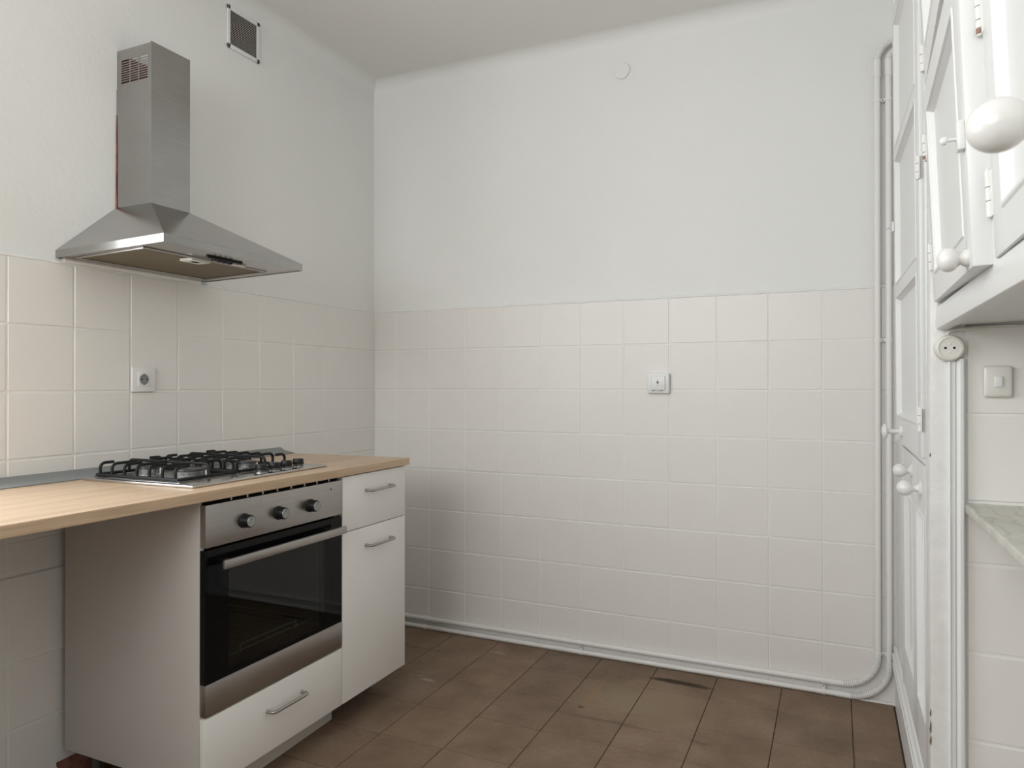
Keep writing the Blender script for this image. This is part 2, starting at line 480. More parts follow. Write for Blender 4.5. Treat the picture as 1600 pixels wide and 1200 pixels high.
# ---- floor tiles
FS = .2517
fx = [0.018] + sorted([2.258 - FS * k for k in range(9)]) + [2.405]
fx = [x for i, x in enumerate(fx) if i == 0 or x - fx[0] > 0.03]
fy = [-0.012] + [-.256 - .2535 * k for k in range(17)]
for x0, x1 in zip(fx, fx[1:]):
    for y1, y0 in zip(fy, fy[1:]):
        tile(floor, FLAT, ((x0 + x1) / 2, (y0 + y1) / 2, -.0105), x1 - x0, y1 - y0, t=.0105, c=.0012, gap=.0030, mat='floor_tile', nm='floor_tile', jit=0.35)
for y1, y0 in zip(fy, fy[1:]):
    if y1 < -1.2:
        for x0, x1 in ((2.405, 2.655), (2.655, 2.95)):
            tile(floor, FLAT, ((x0 + x1) / 2, (y0 + y1) / 2, -.0105), x1 - x0, y1 - y0, t=.0105, c=.0012, gap=.0030, mat='floor_tile', nm='floor_tile', jit=0.35)

# post and architrave between the tall cupboard and the niche
post = struct(MB().box(2.402, 2.472, -1.215, -1.150, 0, CEIL, 0.004).build('trim_6', 'enamel_worn'))
pr = [(0, 0), (0, .012), (.0035, .016), (.006, .012), (.0135, .0125), (.0145, .009), (.016, .009), (.018, .014), (.023, .0185), (.029, .018), (.0335, .013), (.0345, .006), (.0345, 0)]
MB().extrude(pr, 0.0, 1.262 + S, lambda u, v, w: (2.4365 + u, -1.2145 - v, w)).build('moulding', 'enamel', post)

for k, (z, h) in enumerate(((.405, .022), (.435, .030), (.468, .018), (1.06, .010))):
    w = .0022 - .0003 * k
    MB().tube([(2.4024, -1.2146, z - h / 2), (2.4019 , -1.2143, z - h / 6), (2.4026, -1.2147, z + h / 5), (2.4022, -1.2145, z + h / 2)], w, 6, radii=[.0004, w, w * .7, .0003]).build('paint_chip', 'filter_mesh', post, label='chipped brown spot on the painted edge')

# ------------------------------------------------------------------ kitchen run
ZT = .884 + S           # underside of the worktop
XF = .631               # face of the cabinet fronts
# worktop
wt = MB()
o_ = [(0.060, -.700), (0.6405, -.6565), (0.6405, -4.45), (0.060, -4.45)]
wt.poly([(x, y, z) for z in (ZT, ZT + .028) for x, y in o_], [(0, 1, 2, 3), (7, 6, 5, 4), (0, 4, 5, 1), (1, 5, 6, 2), (2, 6, 7, 3), (3, 7, 4, 0)])
bmesh.ops.bevel(wt.bm, geom=[e for e in wt.bm.edges], offset=.0022, segments=2, affect='EDGES')
tag(wt.build('worktop', 'oak'), 'long oak-effect laminate worktop holding the gas hob', 'worktop')
# sealing strip
st = MB()
st.extrude([(.0125, .0005), (.090, .0005), (.090, .003), (.035, .012), (.020, .021), (.0125, .024)], -.705, -4.45, lambda u, v, w: (u, w, ZT + .028 + v))
tag(st.build('sealing_strip', 'strip_grey'), 'grey sealing strip between the oak worktop and the wall tiles', 'strip')
MB()

def bow_handle(parent, ya, yb, z, x0, r=.0052, out=.028):
    pts = [(x0, ya, z)]
    for i in range(7):
        t = i * math.pi / 12
        pts.append((x0 + out - .012 + .012 * math.sin(t), ya + .012 - .012 * math.cos(t), z))
    for i in range(7):
        t = math.pi / 2 - i * math.pi / 12
        pts.append((x0 + out - .012 + .012 * math.sin(t), yb - .012 + .012 * math.cos(t), z))
    pts.append((x0, yb, z))
    h = MB().tube(pts, r, 12)
    for y in (ya, yb): h.lathe([(0, 0), (.0062, 0), (.0062, .004), (.005, .0055)], (1, 0, 0), (x0, y, z), 14)
    return h.build('handle', 'steel_handle', parent, label='brushed steel bow handle')
def cab_leg(parent, x, y):
    MB().lathe([(0, 0), (.026, 0), (.026, .008), (.014, .014), (.014, .07), (.024, .085), (.024, .102), (0, .102)], (0, 0, 1), (x, y, 0), 14).build('leg', 'rubber', parent)

YE = -.6755
# 40 cm cabinet with a drawer over a door
c1 = thing('base_cabinet', 'narrow white base cabinet with one drawer above a door', 'cabinet', (.34, YE - .2, 0))
lx, ly = -.34, -(YE - .2)
m = MB()
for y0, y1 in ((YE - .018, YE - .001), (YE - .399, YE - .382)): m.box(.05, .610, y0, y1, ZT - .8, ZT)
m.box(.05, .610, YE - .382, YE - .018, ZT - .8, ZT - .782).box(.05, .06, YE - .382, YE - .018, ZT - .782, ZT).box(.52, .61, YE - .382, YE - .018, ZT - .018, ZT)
m.build('carcass', 'cabinet_white_shaded', c1, (lx, ly, 0))
d = MB().box(.612, XF, YE - .3985, YE - .0015, ZT - .1985, ZT - .004, .0012).build('drawer_front', 'cabinet_white', c1, (lx, ly, 0))
bow_handle(d, YE - .264, YE - .110, ZT - .066, XF)
d = MB().box(.612, XF, YE - .3985, YE - .0015, ZT - .7985, ZT - .2015, .0012).build('door', 'cabinet_white', c1, (lx, ly, 0))
bow_handle(d, YE - .264, YE - .110, ZT - .268, XF)
for x in (.11, .47):
    for y in (YE - .05, YE - .35): cab_leg(c1, x + lx, y + ly)
# 60 cm oven cabinet
c2 = thing('oven_cabinet', 'white cabinet housing the built-in oven, with one low drawer', 'cabinet', (.34, YE - .7, 0))
lx, ly = -.34, -(YE - .7)
MB().box(.045, .611, YE - .999, YE - .982, ZT - .8, ZT, .0008).build('side_panel', 'cabinet_white_shaded', c2, (lx, ly, 0))
MB().box(.045, .611, YE - .418, YE - .401, ZT - .8, ZT, .0008).build('side_panel', 'cabinet_white_shaded', c2, (lx, ly, 0))
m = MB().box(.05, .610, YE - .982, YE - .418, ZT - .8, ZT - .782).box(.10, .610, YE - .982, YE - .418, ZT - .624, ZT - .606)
m.build('shelf', 'cabinet_white_shaded', c2, (lx, ly, 0))
d = MB().box(.612, XF, YE - .9985, YE - .4015, ZT - .7985, ZT - .6005, .0012).build('drawer_front', 'cabinet_white', c2, (lx, ly, 0))
bow_handle(d, YE - .762, YE - .608, ZT - .672, XF)
for x in (.11, .47):
    for y in (YE - .46, YE - .94): cab_leg(c2, x + lx, y + ly)
# plinth board standing askew under the fronts
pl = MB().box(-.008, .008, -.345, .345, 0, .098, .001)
tag(pl.build('plinth_board', 'cabinet_white_shaded', None, (.530, -1.345, 0), (0, 0, R(2.1))), 'loose white plinth board standing askew beneath the oven cabinet', 'plinth')

# ------------------------------------------------------------------ oven
OY0, OY1 = -1.6725, -1.0795
oven = thing('oven', 'built-in steel and black glass oven with three control knobs', 'oven', (.34, -1.376, .296 + S))
def op(mb, name, mat, parent=None, label=None, smooth=True):
    if parent is None: return mb.build(name, mat, oven, (-.34, 1.376, -(.296 + S)), label=label, smooth=smooth)
    return mb.build(name, mat, parent, label=label, smooth=smooth)
zf0, zf1 = .754 + S, .872 + S
body = MB()
ya, yb = OY0 + .022, OY1 - .022
body.box(.13, .606, ya, ya + .03, .30 + S, .866 + S).box(.13, .606, yb - .03, yb, .30 + S, .866 + S)
body.box(.13, .606, ya, yb, .752 + S, .866 + S).box(.13, .606, ya, yb, .30 + S, .365 + S)
body.box(.10, .16, ya, yb, .30 + S, .866 + S)
op(body, 'body', 'black')
cv = MB()
cy0, cy1, cz0, cz1 = ya + .032, yb - .032, .367 + S, .748 + S
cv.poly([(.165, cy0, cz0), (.165, cy1, cz0), (.165, cy1, cz1), (.165, cy0, cz1), (.600, cy0, cz0), (.600, cy1, cz0), (.600, cy1, cz1), (.600, cy0, cz1)],
        [(0, 1, 2, 3), (0, 4, 5, 1), (1, 5, 6, 2), (2, 6, 7, 3), (3, 7, 4, 0)])
op(cv, 'cavity', 'cavity', smooth=False)
fs = MB().box(.612, XF + .002, OY0, OY1, zf0, zf1, .0012)
fascia = op(fs, 'control_panel', 'steel_oven', label='brushed steel control panel')
op(MB().box(.596, .6125, OY0 + .002, OY1 - .002, zf0 + .002, zf1 - .002), 'control_panel_back', 'black')
vent = MB().box(.590, .616, OY0 + .006, OY1 - .006, zf1, ZT - .002)
op(vent, 'vent_gap', 'hole')
for i in range(8):
    y = OY0 + .10 + i * .062
    op(MB().box(.612, .621, y, y + .006, zf1, ZT - .001), 'vent_rib', 'steel_oven')
for y in (-1.534, -1.392, -1.246):
    k = MB().lathe([(0, 0), (.0215, 0), (.0215, .004), (.0195, .006), (.0185, .026), (.0170, .029), (0, .029)], (1, 0, 0), (XF + .002, y, .808 + S), 28)
    kn = op(k, 'knob', 'knob_black', label='black control knob with a grey face')
    MB().lathe([(0, 0), (.0155, 0), (.0148, .0012), (0, .0012)], (1, 0, 0), (XF + .031, y, .808 + S), 28).build('knob_face', 'knob_face', kn)
    MB().box(XF + .0320, XF + .0328, y - .001, y + .001, .808 + S + .005, .808 + S + .0145).build('pointer', 'dark_print', kn)
op(MB().lathe([(0, 0), (.0028, 0), (.0022, .0012), (0, .0012)], (1, 0, 0), (XF + .002, -1.140, .848 + S), 12), 'indicator_light', 'hole')
# door: glass border, window, trim and handle
dz0, dz1 = .378 + S, .7465 + S
gy0, gy1, gz0, gz1 = -1.588, -1.168, .392 + S, .700 + S
dr = MB()
dr.box(.612, XF, OY0, gy0, dz0, dz1).box(.612, XF, gy1, OY1, dz0, dz1).box(.612, XF, gy0, gy1, gz1, dz1).box(.612, XF, gy0, gy1, dz0, gz0)
odoor = op(dr, 'door', 'black_glass', label='black glass oven door with a dark window', smooth=False)
op(MB().box(.625, XF - .0003, gy0, gy1, gz0, gz1), 'door_window', 'oven_glass', odoor, smooth=False)
op(MB().box(.598, .6122, OY0 + .003, gy0 - .01, .30 + S, dz1 - .003), 'door_stile', 'black', odoor)
op(MB().box(.598, .6122, gy1 + .01, OY1 - .003, .30 + S, dz1 - .003), 'door_stile', 'black', odoor)
op(MB().box(.612, XF + .001, OY0, OY1, .2895 + S, dz0 - .0005, .001), 'lower_trim', 'steel_oven', odoor, label='brushed steel lower trim')
hd = MB().box(XF + .028, XF + .040, -1.640, -1.100, .693 + S, .7185 + S, .0025)
hnd = op(hd, 'handle', 'steel_handle', odoor, label='flat steel bar handle')
for y in (-1.60, -1.14): op(MB().box(XF, XF + .030, y - .008, y + .008, .700 + S, .712 + S, .002), 'handle_post', 'steel_handle', hnd)
# wire rack inside the oven
rk = MB()
zr = .412 + S
rk.tube([(.585, -1.575, zr), (.585, -1.185, zr)], .0026, 8)
rk.tube([(.20, -1.575, zr), (.20, -1.185, zr)], .0022, 8)
rk.tube([(.20, -1.575, zr), (.585, -1.575, zr)], .0022, 8).tube([(.20, -1.185, zr), (.585, -1.185, zr)], .0022, 8)
for i in range(9):
    y = -1.54 + i * .041
    rk.tube([(.20, y, zr), (.585, y, zr)], .0007, 6)
hp = [(.590, -1.505, zr - .004), (.590, -1.505, zr + .014), (.590, -1.499, zr + .020), (.590, -1.271, zr + .020), (.590, -1.265, zr + .014), (.590, -1.265, zr - .004)]
rk.tube(hp, .0030, 8)
tag(rk.build('oven_rack', 'wire_chrome'), 'chrome wire rack seen through the dark oven window', 'oven rack')

# ------------------------------------------------------------------ gas hob
ZW = ZT + .028
HC = (.330, -1.360)
HR = R(1.5)
hob = thing('gas_hob', 'stainless four-burner gas hob set into the oak worktop', 'hob', (HC[0], HC[1], ZW), (0, 0, HR))
MB().box(-.225, .225, -.300, .300, .0003, .0085, .0028, 3).build('plate', 'steel_hob', hob)
MB().box(-.207, .155, -.282, .195, .0083, .0098, .0006).build('burner_tray', 'burner_alu', hob)
BURN = [(.055, -.150, .047), (-.110, -.160, .034), (.060, .085, .030), (-.105, .085, .037)]
for bx, by, r in BURN:
    bu = MB().lathe([(0, 0), (r * 1.25, 0), (r * 1.2, .003), (r * 1.02, .006), (r * 1.02, .014), (r * 1.06, .0155), (r * 1.06, .019), (r * .9, .020), (0, .020)], (0, 0, 1), (bx, by, .009), 32).build('burner', 'burner_alu', hob)
    MB().lathe([(0, 0), (r * .98, 0), (r, .002), (r * .95, .006), (r * .7, .008), (0, .0085)], (0, 0, 1), (bx, by, .0285), 32).build('burner_cap', 'burner_cap', bu)
    MB().tube([(bx + r * 1.18, by + .008, .012), (bx + r * 1.18, by + .008, .030)], .0022, 8).build('igniter', 'plastic_white', bu)
for i in range(4):
    kx, ky = .186 - .003 * i, .012 + .0635 * i
    kb = MB().lathe([(0, 0), (.0185, 0), (.0185, .004), (.014, .006), (.014, .009), (0, .009)], (0, 0, 1), (kx, ky, .0085), 24).build('knob', 'burner_alu', hob, label='black hob knob on a metal collar')
    MB().lathe([(0, 0), (.0185, 0), (.0195, .003), (.0180, .017), (.0165, .0195), (0, .0195)], (0, 0, 1), (kx, ky, .0165), 24).build('knob_cap', 'knob_black', kb)
def pan_support(label, y0, y1):
    t = thing('pan_support', label, 'pan support', (HC[0], HC[1], ZW), (0, 0, HR), 'pan supports on the hob')
    x0, x1 = -.198, .142
    zb, zt, r = .0165, .0525, .0046
    fr = MB()
    c = [(x0, y0, zb), (x1, y0, zb), (x1, y1, zb), (x0, y1, zb)]
    for i in range(4): fr.tube([c[i], c[(i + 1) % 4]], .0052, 8)
    fr.build('base_frame', 'cast_iron', t)
    for cx, cy, _ in c: MB().lathe([(0, 0), (.006, 0), (.006, .004), (0, .004)], (0, 0, 1), (cx, cy, .0098 - .0), 10).build('foot', 'rubber', t)
    w = y1 - y0
    def finger(p, q, L):
        d = (Vector(q) - Vector(p)).normalized()
        p = Vector(p); e = .016
        pts = [p, p + Vector((0, 0, zt - zb - e))]
        for i in range(1, 6):
            a = i * math.pi / 10
            pts.append(p + Vector((0, 0, zt - zb - e)) + d * (e - e * math.cos(a)) + Vector((0, 0, e * math.sin(a))))
        pts.append(p + d * L + Vector((0, 0, zt - zb)))
        MB().tube(pts, r, 8).build('finger', 'cast_iron', t)
    n = 7
    for i in range(n):
        x = x0 + .014 + (x1 - x0 - .028) * i / (n - 1)
        L = (.045, .085, .060, .105, .060, .085, .045)[i]
        finger((x, y0, zb), (x, y1, zb), L)
        finger((x, y1, zb), (x, y0, zb), L)
    ym = (y0 + y1) / 2
    finger((x0, ym, zb), (x1, ym, zb), .075)
    finger((x1, ym, zb), (x0, ym, zb), .075)
    cb_ = MB().tube([(x0 + .07, ym, zt), (x1 - .07, ym, zt)], r, 8)
    cb_.build('cross_bar', 'cast_iron', t)
    return t
pan_support('black pan support over the burners farthest from the hob knobs', -.272, -.048)
pan_support('black pan support over the burners beside the hob knobs', -.033, .190)

# ------------------------------------------------------------------ range hood
hood = thing('range_hood', 'stainless pyramid cooker hood with a square chimney above the hob', 'cooker hood', (0, -1.388, 1.598 + S))
HZ = 1.598 + S
def hp_(mb, name, mat, parent=None, label=None, smooth=True):
    return mb.build(name, mat, hood if parent is None else parent, (0, 1.388, -HZ) if parent is None else (0, 0, 0), label=label, smooth=smooth)
hy0, hy1, hx = -1.677, -1.101, .475
def tz(x): return HZ + x * .012 / hx
lip = .024
cyA, cyB, cxF, czB, czT = -1.472, -1.318, .168, 1.800 + S, 2.330 + S
V = [(0.001, hy0, tz(0)), (hx, hy0, tz(hx)), (hx, hy1, tz(hx)), (0.001, hy1, tz(0)),
     (0.001, hy0, tz(0) + lip), (hx, hy0, tz(hx) + lip), (hx, hy1, tz(hx) + lip), (0.001, hy1, tz(0) + lip),
     (0.001, cyA, czB), (cxF, cyA, czB), (cxF, cyB, czB), (0.001, cyB, czB)]
cn = MB().poly(V, [(0, 1, 5, 4), (1, 2, 6, 5), (2, 3, 7, 6), (4, 5, 9, 8), (5, 6, 10, 9), (6, 7, 11, 10), (3, 0, 4, 7), (7, 4, 8, 11)])
bmesh.ops.bevel(cn.bm, geom=[e for e in cn.bm.edges if abs(e.verts[0].co.x) > .01 and abs(e.verts[1].co.x) > .01], offset=.0012, segments=2, affect='EDGES')
hp_(cn, 'canopy', 'steel_hood')
# underside: rim, filter, handle, switch panel
un = MB()
def U(x, y, dz=0.0): return (x, y, tz(x) + dz)
fx0, fx1, fy0, fy1 = .040, .345, hy0 + .040, hy1 - .040
o4 = [U(.002, hy0 + .001, .002), U(hx - .001, hy0 + .001, .002), U(hx - .001, hy1 - .001, .002), U(.002, hy1 - .001, .002)]
i4 = [U(fx0, fy0, .004), U(fx1, fy0, .004), U(fx1, fy1, .004), U(fx0, fy1, .004)]
un.poly(o4 + i4, [(0, 1, 5, 4), (1, 2, 6, 5), (2, 3, 7, 6), (3, 0, 4, 7)])
hp_(un, 'underside', 'steel_hood', smooth=False)
fl = MB().poly([U(fx0, fy0, .005), U(fx1, fy0, .005), U(fx1, fy1, .005), U(fx0, fy1, .005), U(fx0, fy0, .012), U(fx1, fy0, .012), U(fx1, fy1, .012), U(fx0, fy1, .012)],
               [(0, 1, 2, 3), (7, 6, 5, 4), (0, 4, 5, 1), (1, 5, 6, 2), (2, 6, 7, 3), (3, 7, 4, 0)])
filt = hp_(fl, 'grease_filter', 'filter_mesh', label='brownish metal grease filter', smooth=False)
fr = MB()
for a, b in ((0, 1), (1, 2), (2, 3), (3, 0)):
    q = [U(fx0, fy0, .003), U(fx1, fy0, .003), U(fx1, fy1, .003), U(fx0, fy1, .003)]
    fr.tube([q[a], q[b]], .004, 8)
fr.build('filter_frame', 'steel_handle', filt)
fh = MB().box(fx1 - .050, fx1 + .004, -1.470, -1.395, tz(.32) - .006, tz(.32) + .003, .0015)
hnd = fh.build('filter_handle', 'plastic_cream', filt)
MB().box(fx1 - .030, fx1 - .012, -1.448, -1.420, tz(.32) - .0066, tz(.32) - .005).build('latch_slot', 'hole', hnd)
sw = MB().box(.396, .405, -1.457, -1.312, tz(.4) - .003, tz(.4) + .003, .001)
swp = hp_(sw, 'switch_panel', 'black')
for i in range(4):
    y = -1.425 + i * .0225
    MB().box(.384, .398, y, y + .009, tz(.4) - .008, tz(.4) + .001, .0008).build('button', 'knob_black', swp)
lamp = MB().box(.360, .378, -1.33, -1.27, tz(.37) - .002, tz(.37) + .004, .001)
hp_(lamp, 'lamp_cover', 'plastic_cream')
wl_ = MB().tube([(.006, hy0 + .02, HZ - .004), (.006, hy1 - .03, HZ - .004)], .010, 8)
hp_(wl_, 'sealant_bead', 'joint_paint')
# chimney: lower sleeve and slotted upper sleeve
t_s = .0016
zs = 2.200 + S
ch = MB()
ch.box(.001, cxF, cyA, cyA + t_s, czB - .004, zs).box(.001, cxF, cyB - t_s, cyB, czB - .004, czT).box(cxF - t_s, cxF, cyA + t_s, cyB - t_s, czB - .004, czT)
ch.box(cxF - .0035, cxF, cyA, cyA + t_s, zs, czT)
hp_(ch, 'chimney', 'steel_hood', smooth=False)
sl = MB()
g0, g1, gz0_, gz1_ = .022, .148, 2.214 + S, 2.292 + S
yy0, yy1 = cyA + .0022, cyA + .0036
sl.box(.003, g0, yy0, yy1, zs - .01, czT - .002).box(g1, cxF - .004, yy0, yy1, zs - .01, czT - .002)
sl.box(g0, g1, yy0, yy1, zs - .01, gz0_).box(g0, g1, yy0, yy1, gz1_, czT - .002)
sleeve = hp_(sl, 'upper_sleeve', 'steel_hood', smooth=False)
nb = 10
for i in range(1, nb):
    z = gz0_ + (gz1_ - gz0_) * i / nb
    MB().box(g0, g1, yy0, yy1, z - .0016, z + .0016).build('grille_slat', 'steel_hood', sleeve, smooth=False)
for x in (g0 + .042, g0 + .084):
    MB().box(x - .0022, x + .0022, yy0 - .0002, yy1, gz0_, gz1_).build('grille_bar', 'steel_hood', sleeve, smooth=False)
MB().box(.0002, .0012, cyA + .003, cyB - .003, czB, czT - .004).build('bare_plaster', 'brick_red', wall_left, label='bare red-brown wall behind the chimney')
cap = MB().tube([(.0035, cyA - .001, czB - .01), (.003, cyA - .002, 1.90), (.0035, cyA - .001, 2.0), (.003, cyA - .002, 2.13)], .003, 6, radii=[.0032, .0016, .0022, .0006])
hp_(cap, 'wall_joint', 'brick_red', label='flaking red paint along the chimney edge')

# ------------------------------------------------------------------ vent grille high on the wall
vg = thing('air_vent', 'white square louvred air vent high on the plaster wall', 'vent', (0, -.909, 2.636 + S))
v0, v1, w0, w1 = -.086, .086, -.085, .085
f_ = MB()
f_.box(0.0005, .007, v0, v1, w0, w0 + .016, .001).box(.0005, .007, v0, v1, w1 - .016, w1, .001).box(.0005, .007, v0, v0 + .014, w0, w1, .001).box(.0005, .007, v1 - .014, v1, w0, w1, .001)
f_.build('frame', 'plastic_white', vg)
MB().box(.0003, .0012, v0 + .01, v1 - .01, w0 + .01, w1 - .01).build('backing', 'hole', vg)
for i in range(20):
    z = w0 + .0195 + i * .0069
    MB().poly([(.0015, v0 + .013, z + .0022), (.0055, v0 + .013, z - .0012), (.0062, v0 + .013, z - .0004), (.0022, v0 + .013, z + .003),
               (.0015, v1 - .013, z + .0022), (.0055, v1 - .013, z - .0012), (.0062, v1 - .013, z - .0004), (.0022, v1 - .013, z + .003)],
              [(0, 1, 2, 3), (7, 6, 5, 4), (0, 4, 5, 1), (1, 5, 6, 2), (2, 6, 7, 3), (3, 7, 4, 0)]).build('slat', 'plastic_cream', vg, smooth=False)
for y in (v0 + .007, v1 - .007):
    for z in (w0 + .008, w1 - .008): MB().lathe([(0, 0), (.002, 0), (.0015, .001), (0, .001)], (1, 0, 0), (.007, y, z), 8).build('screw', 'strip_grey', vg)

# ------------------------------------------------------------------ sockets and caps
def rounded_plate(w, h, t, bev): return MB().box(-w / 2, w / 2, -h / 2, h / 2, 0, t, bev, 3)
sk = thing('wall_socket', 'white earthed wall socket on the tiles above the hob', 'socket', (.0122, -1.383, 1.2235 + S))
sk.matrix_world = Matrix.Translation((.0122, -1.383, 1.2235 + S)) @ LEFT.to_4x4()
rounded_plate(.090, .086, .0105, .0022).build('plate', 'plastic_white', sk)
ins = MB().box(-.0235, .0235, -.0235, .0235, .010, .0125, .0006)
ins.build('insert', 'plastic_white', sk)
MB().lathe([(.0205, .0128), (.0205, .0131), (.019, .0131), (.0185, .0127), (0, .0127)], (0, 0, 1), n=32).build('recess_rim', 'plastic_cream', sk)
MB().lathe([(.0188, 0), (.0178, -.010), (0, -.010)], (0, 0, 1), (0, 0, .0131), 32).build('recess', 'plastic_cream', sk)
MB().lathe([(0, 0), (.0180, 0), (.0180, .0003), (0, .0003)], (0, 0, 1), (0, 0, .0129), 28).build('recess_floor', 'strip_grey', sk)
for x in (-.0095, .0095): MB().lathe([(0, 0), (.0026, 0), (.0026, .0005), (0, .0005)], (0, 0, 1), (x, 0, .0131), 12).build('pin_hole', 'hole', sk)
for y in (-.0165, .0165): MB().box(-.003, .003, y - .002, y + .002, .0131, .0142, .0004).build('earth_clip', 'dark_print', sk)
s2 = thing('wall_socket', 'white wall socket with a closed hinged cover on the tiles', 'socket')
s2.matrix_world = Matrix.Translation((1.505, -.0122, 1.2125 + S)) @ BACK.to_4x4()
rounded_plate(.094, .088, .020, .004).build('plate', 'plastic_white', s2)
cvr = MB().box(-.031, .031, -.030, .033, .019, .0265, .004, 3).build('cover', 'plastic_white', s2)
MB().lathe([(0, 0), (.0052, 0), (.0048, .0006), (0, .0006)], (0, 0, 1), (-.001, .0035, .0264), 20).build('emblem_disc', 'dark_print', cvr)
MB().poly([(-.0030, .007, .0266), (.0010, .007, .0266), (-.001, .0175, .0266), (-.0030, .007, .0272), (.0010, .007, .0272), (-.001, .0175, .0272)], [(0, 1, 2), (5, 4, 3), (0, 3, 4, 1), (1, 4, 5, 2), (2, 5, 3, 0)]).build('emblem_arrow', 'dark_print', cvr)
MB().box(-.003, .001, -.0095, -.0065, .0262, .027).build('emblem_dot', 'dark_print', cvr)
for x in (-.021, .015): MB().box(x - .005, x + .005, -.0335, -.0295, .019, .024, .001).build('hinge_lug', 'strip_grey', cvr)
MB().box(-.010, .006, -.036, -.031, .019, .025, .0015).build('lift_tab', 'plastic_white', cvr)
dc = MB().lathe([(0, 0), (.0385, 0), (.0385, .0055), (.036, .0085), (.033, .009), (0, .0092)], (0, -1, 0), (0, 0, 0), 28)
tag(dc.build('blanking_disc', 'plaster', None, (1.335, -.0003, 2.611 + S)), 'round painted blanking disc high on the plaster wall', 'cover plate')

# ------------------------------------------------------------------ conduit pipes
def arc(c, r, a0, a1, n): return [(c[0] + r * math.cos(a0 + (a1 - a0) * i / n), c[1], c[2] + r * math.sin(a0 + (a1 - a0) * i / n)) for i in range(n + 1)]
PR = .0112
def conduit(label, zh, xv, rb, ztop, rt):
    t = thing('conduit_pipe', label, 'pipe', (xv, -.0262, zh))
    off = (-xv, .0262, -zh)
    y = -.0262
    MB().tube([(.03, y, zh), (xv - rb + .004, y, zh)], PR, 14).build('floor_run', 'pipe_paint', t, off)
    n = int(rb * math.pi / 2 / .0020)
    pts = arc((xv - rb, y, zh + rb), rb, -math.pi / 2, 0, n)
    rad = [PR * (.78 if i % 4 == 0 else 1.16) for i in range(len(pts))]
    MB().tube(pts, PR, 12, radii=rad).build('corrugated_elbow', 'pipe_paint', t, off, label='corrugated elbow at the floor corner')
    MB().tube([(xv, y, zh + rb - .004), (xv, y, ztop + .004)], PR, 14).build('riser', 'pipe_paint', t, off)
    n = int(rt * math.pi / 2 / .0020)
    pts = arc((xv + rt, y, ztop), rt, math.pi, math.pi / 2, n) + [(xv + rt + .02, y, ztop + rt)]
    rad = [PR * (.78 if i % 4 == 0 else 1.16) for i in range(len(pts))]
    MB().tube(pts, PR, 12, radii=rad).build('corrugated_elbow', 'pipe_paint', t, off, label='corrugated elbow near the ceiling')
    MB().tube([(xv, y, ztop - .062), (xv, y, ztop + .001)], PR * 1.18, 14).build('sleeve', 'pipe_paint', t, off)
    MB().tube([(xv - rb - .060, y, zh), (xv - rb + .001, y, zh)], PR * 1.12, 14).build('sleeve', 'pipe_paint', t, off)
    return t
ZA, ZB = .0365 + S, -.0055 + S
conduit('white conduit pipe, inner of the pair, higher along the floor', ZA, 2.3515, .125, 2.452 + S, .072)
conduit('white conduit pipe, outer of the pair, lying on the floor', ZB, 2.3905, .135, 2.450 + S, .034)
def clip(label, p, horizontal):
    t = thing('pipe_clip', label, 'pipe clip', p, group='clips holding the conduit pipes')
    m = MB()
    if horizontal:       # pipes stacked in z
        for z in (ZA, ZB): m.tube([(-.006, .0005, z - p[2]), (.006, .0005, z - p[2])], PR * 1.22, 14)
        m.box(-.006, .006, .000, .010, ZB - p[2], ZA - p[2], .001)
    else:
        for x in (2.3515, 2.3905): m.tube([(x - p[0], .0005, -.006), (x - p[0], .0005, .006)], PR * 1.22, 14)
        m.box(2.3515 - p[0], 2.3905 - p[0], .000, .010, -.006, .006, .001)
    m.build('strap', 'pipe_paint', t)
    c = (0, -.000, (ZA + ZB) / 2 - p[2]) if horizontal else ((2.3515 + 2.3905) / 2 - p[0], 0, 0)
    MB().lathe([(0, 0), (.0028, 0), (.002, .0015), (0, .0015)], (0, -1, 0), c, 10).build('screw', 'dark_print', t)
for x, l in ((.330, 'white clip on the floor pipes nearest the white base cabinet'), (1.151, 'white clip midway along the pipes on the floor'), (2.160, 'white clip on the floor pipes just before their elbows')):
    clip(l, (x, -.0262, (ZA + ZB) / 2), True)
for z, l in ((.174 + S, 'white clip on the upright pipes just above the floor elbows'), (1.376 + S, 'white clip halfway up the upright pipes'), (2.299 + S, 'white clip on the upright pipes close to the ceiling elbows')):
    clip(l, (2.371, -.0262, z), False)

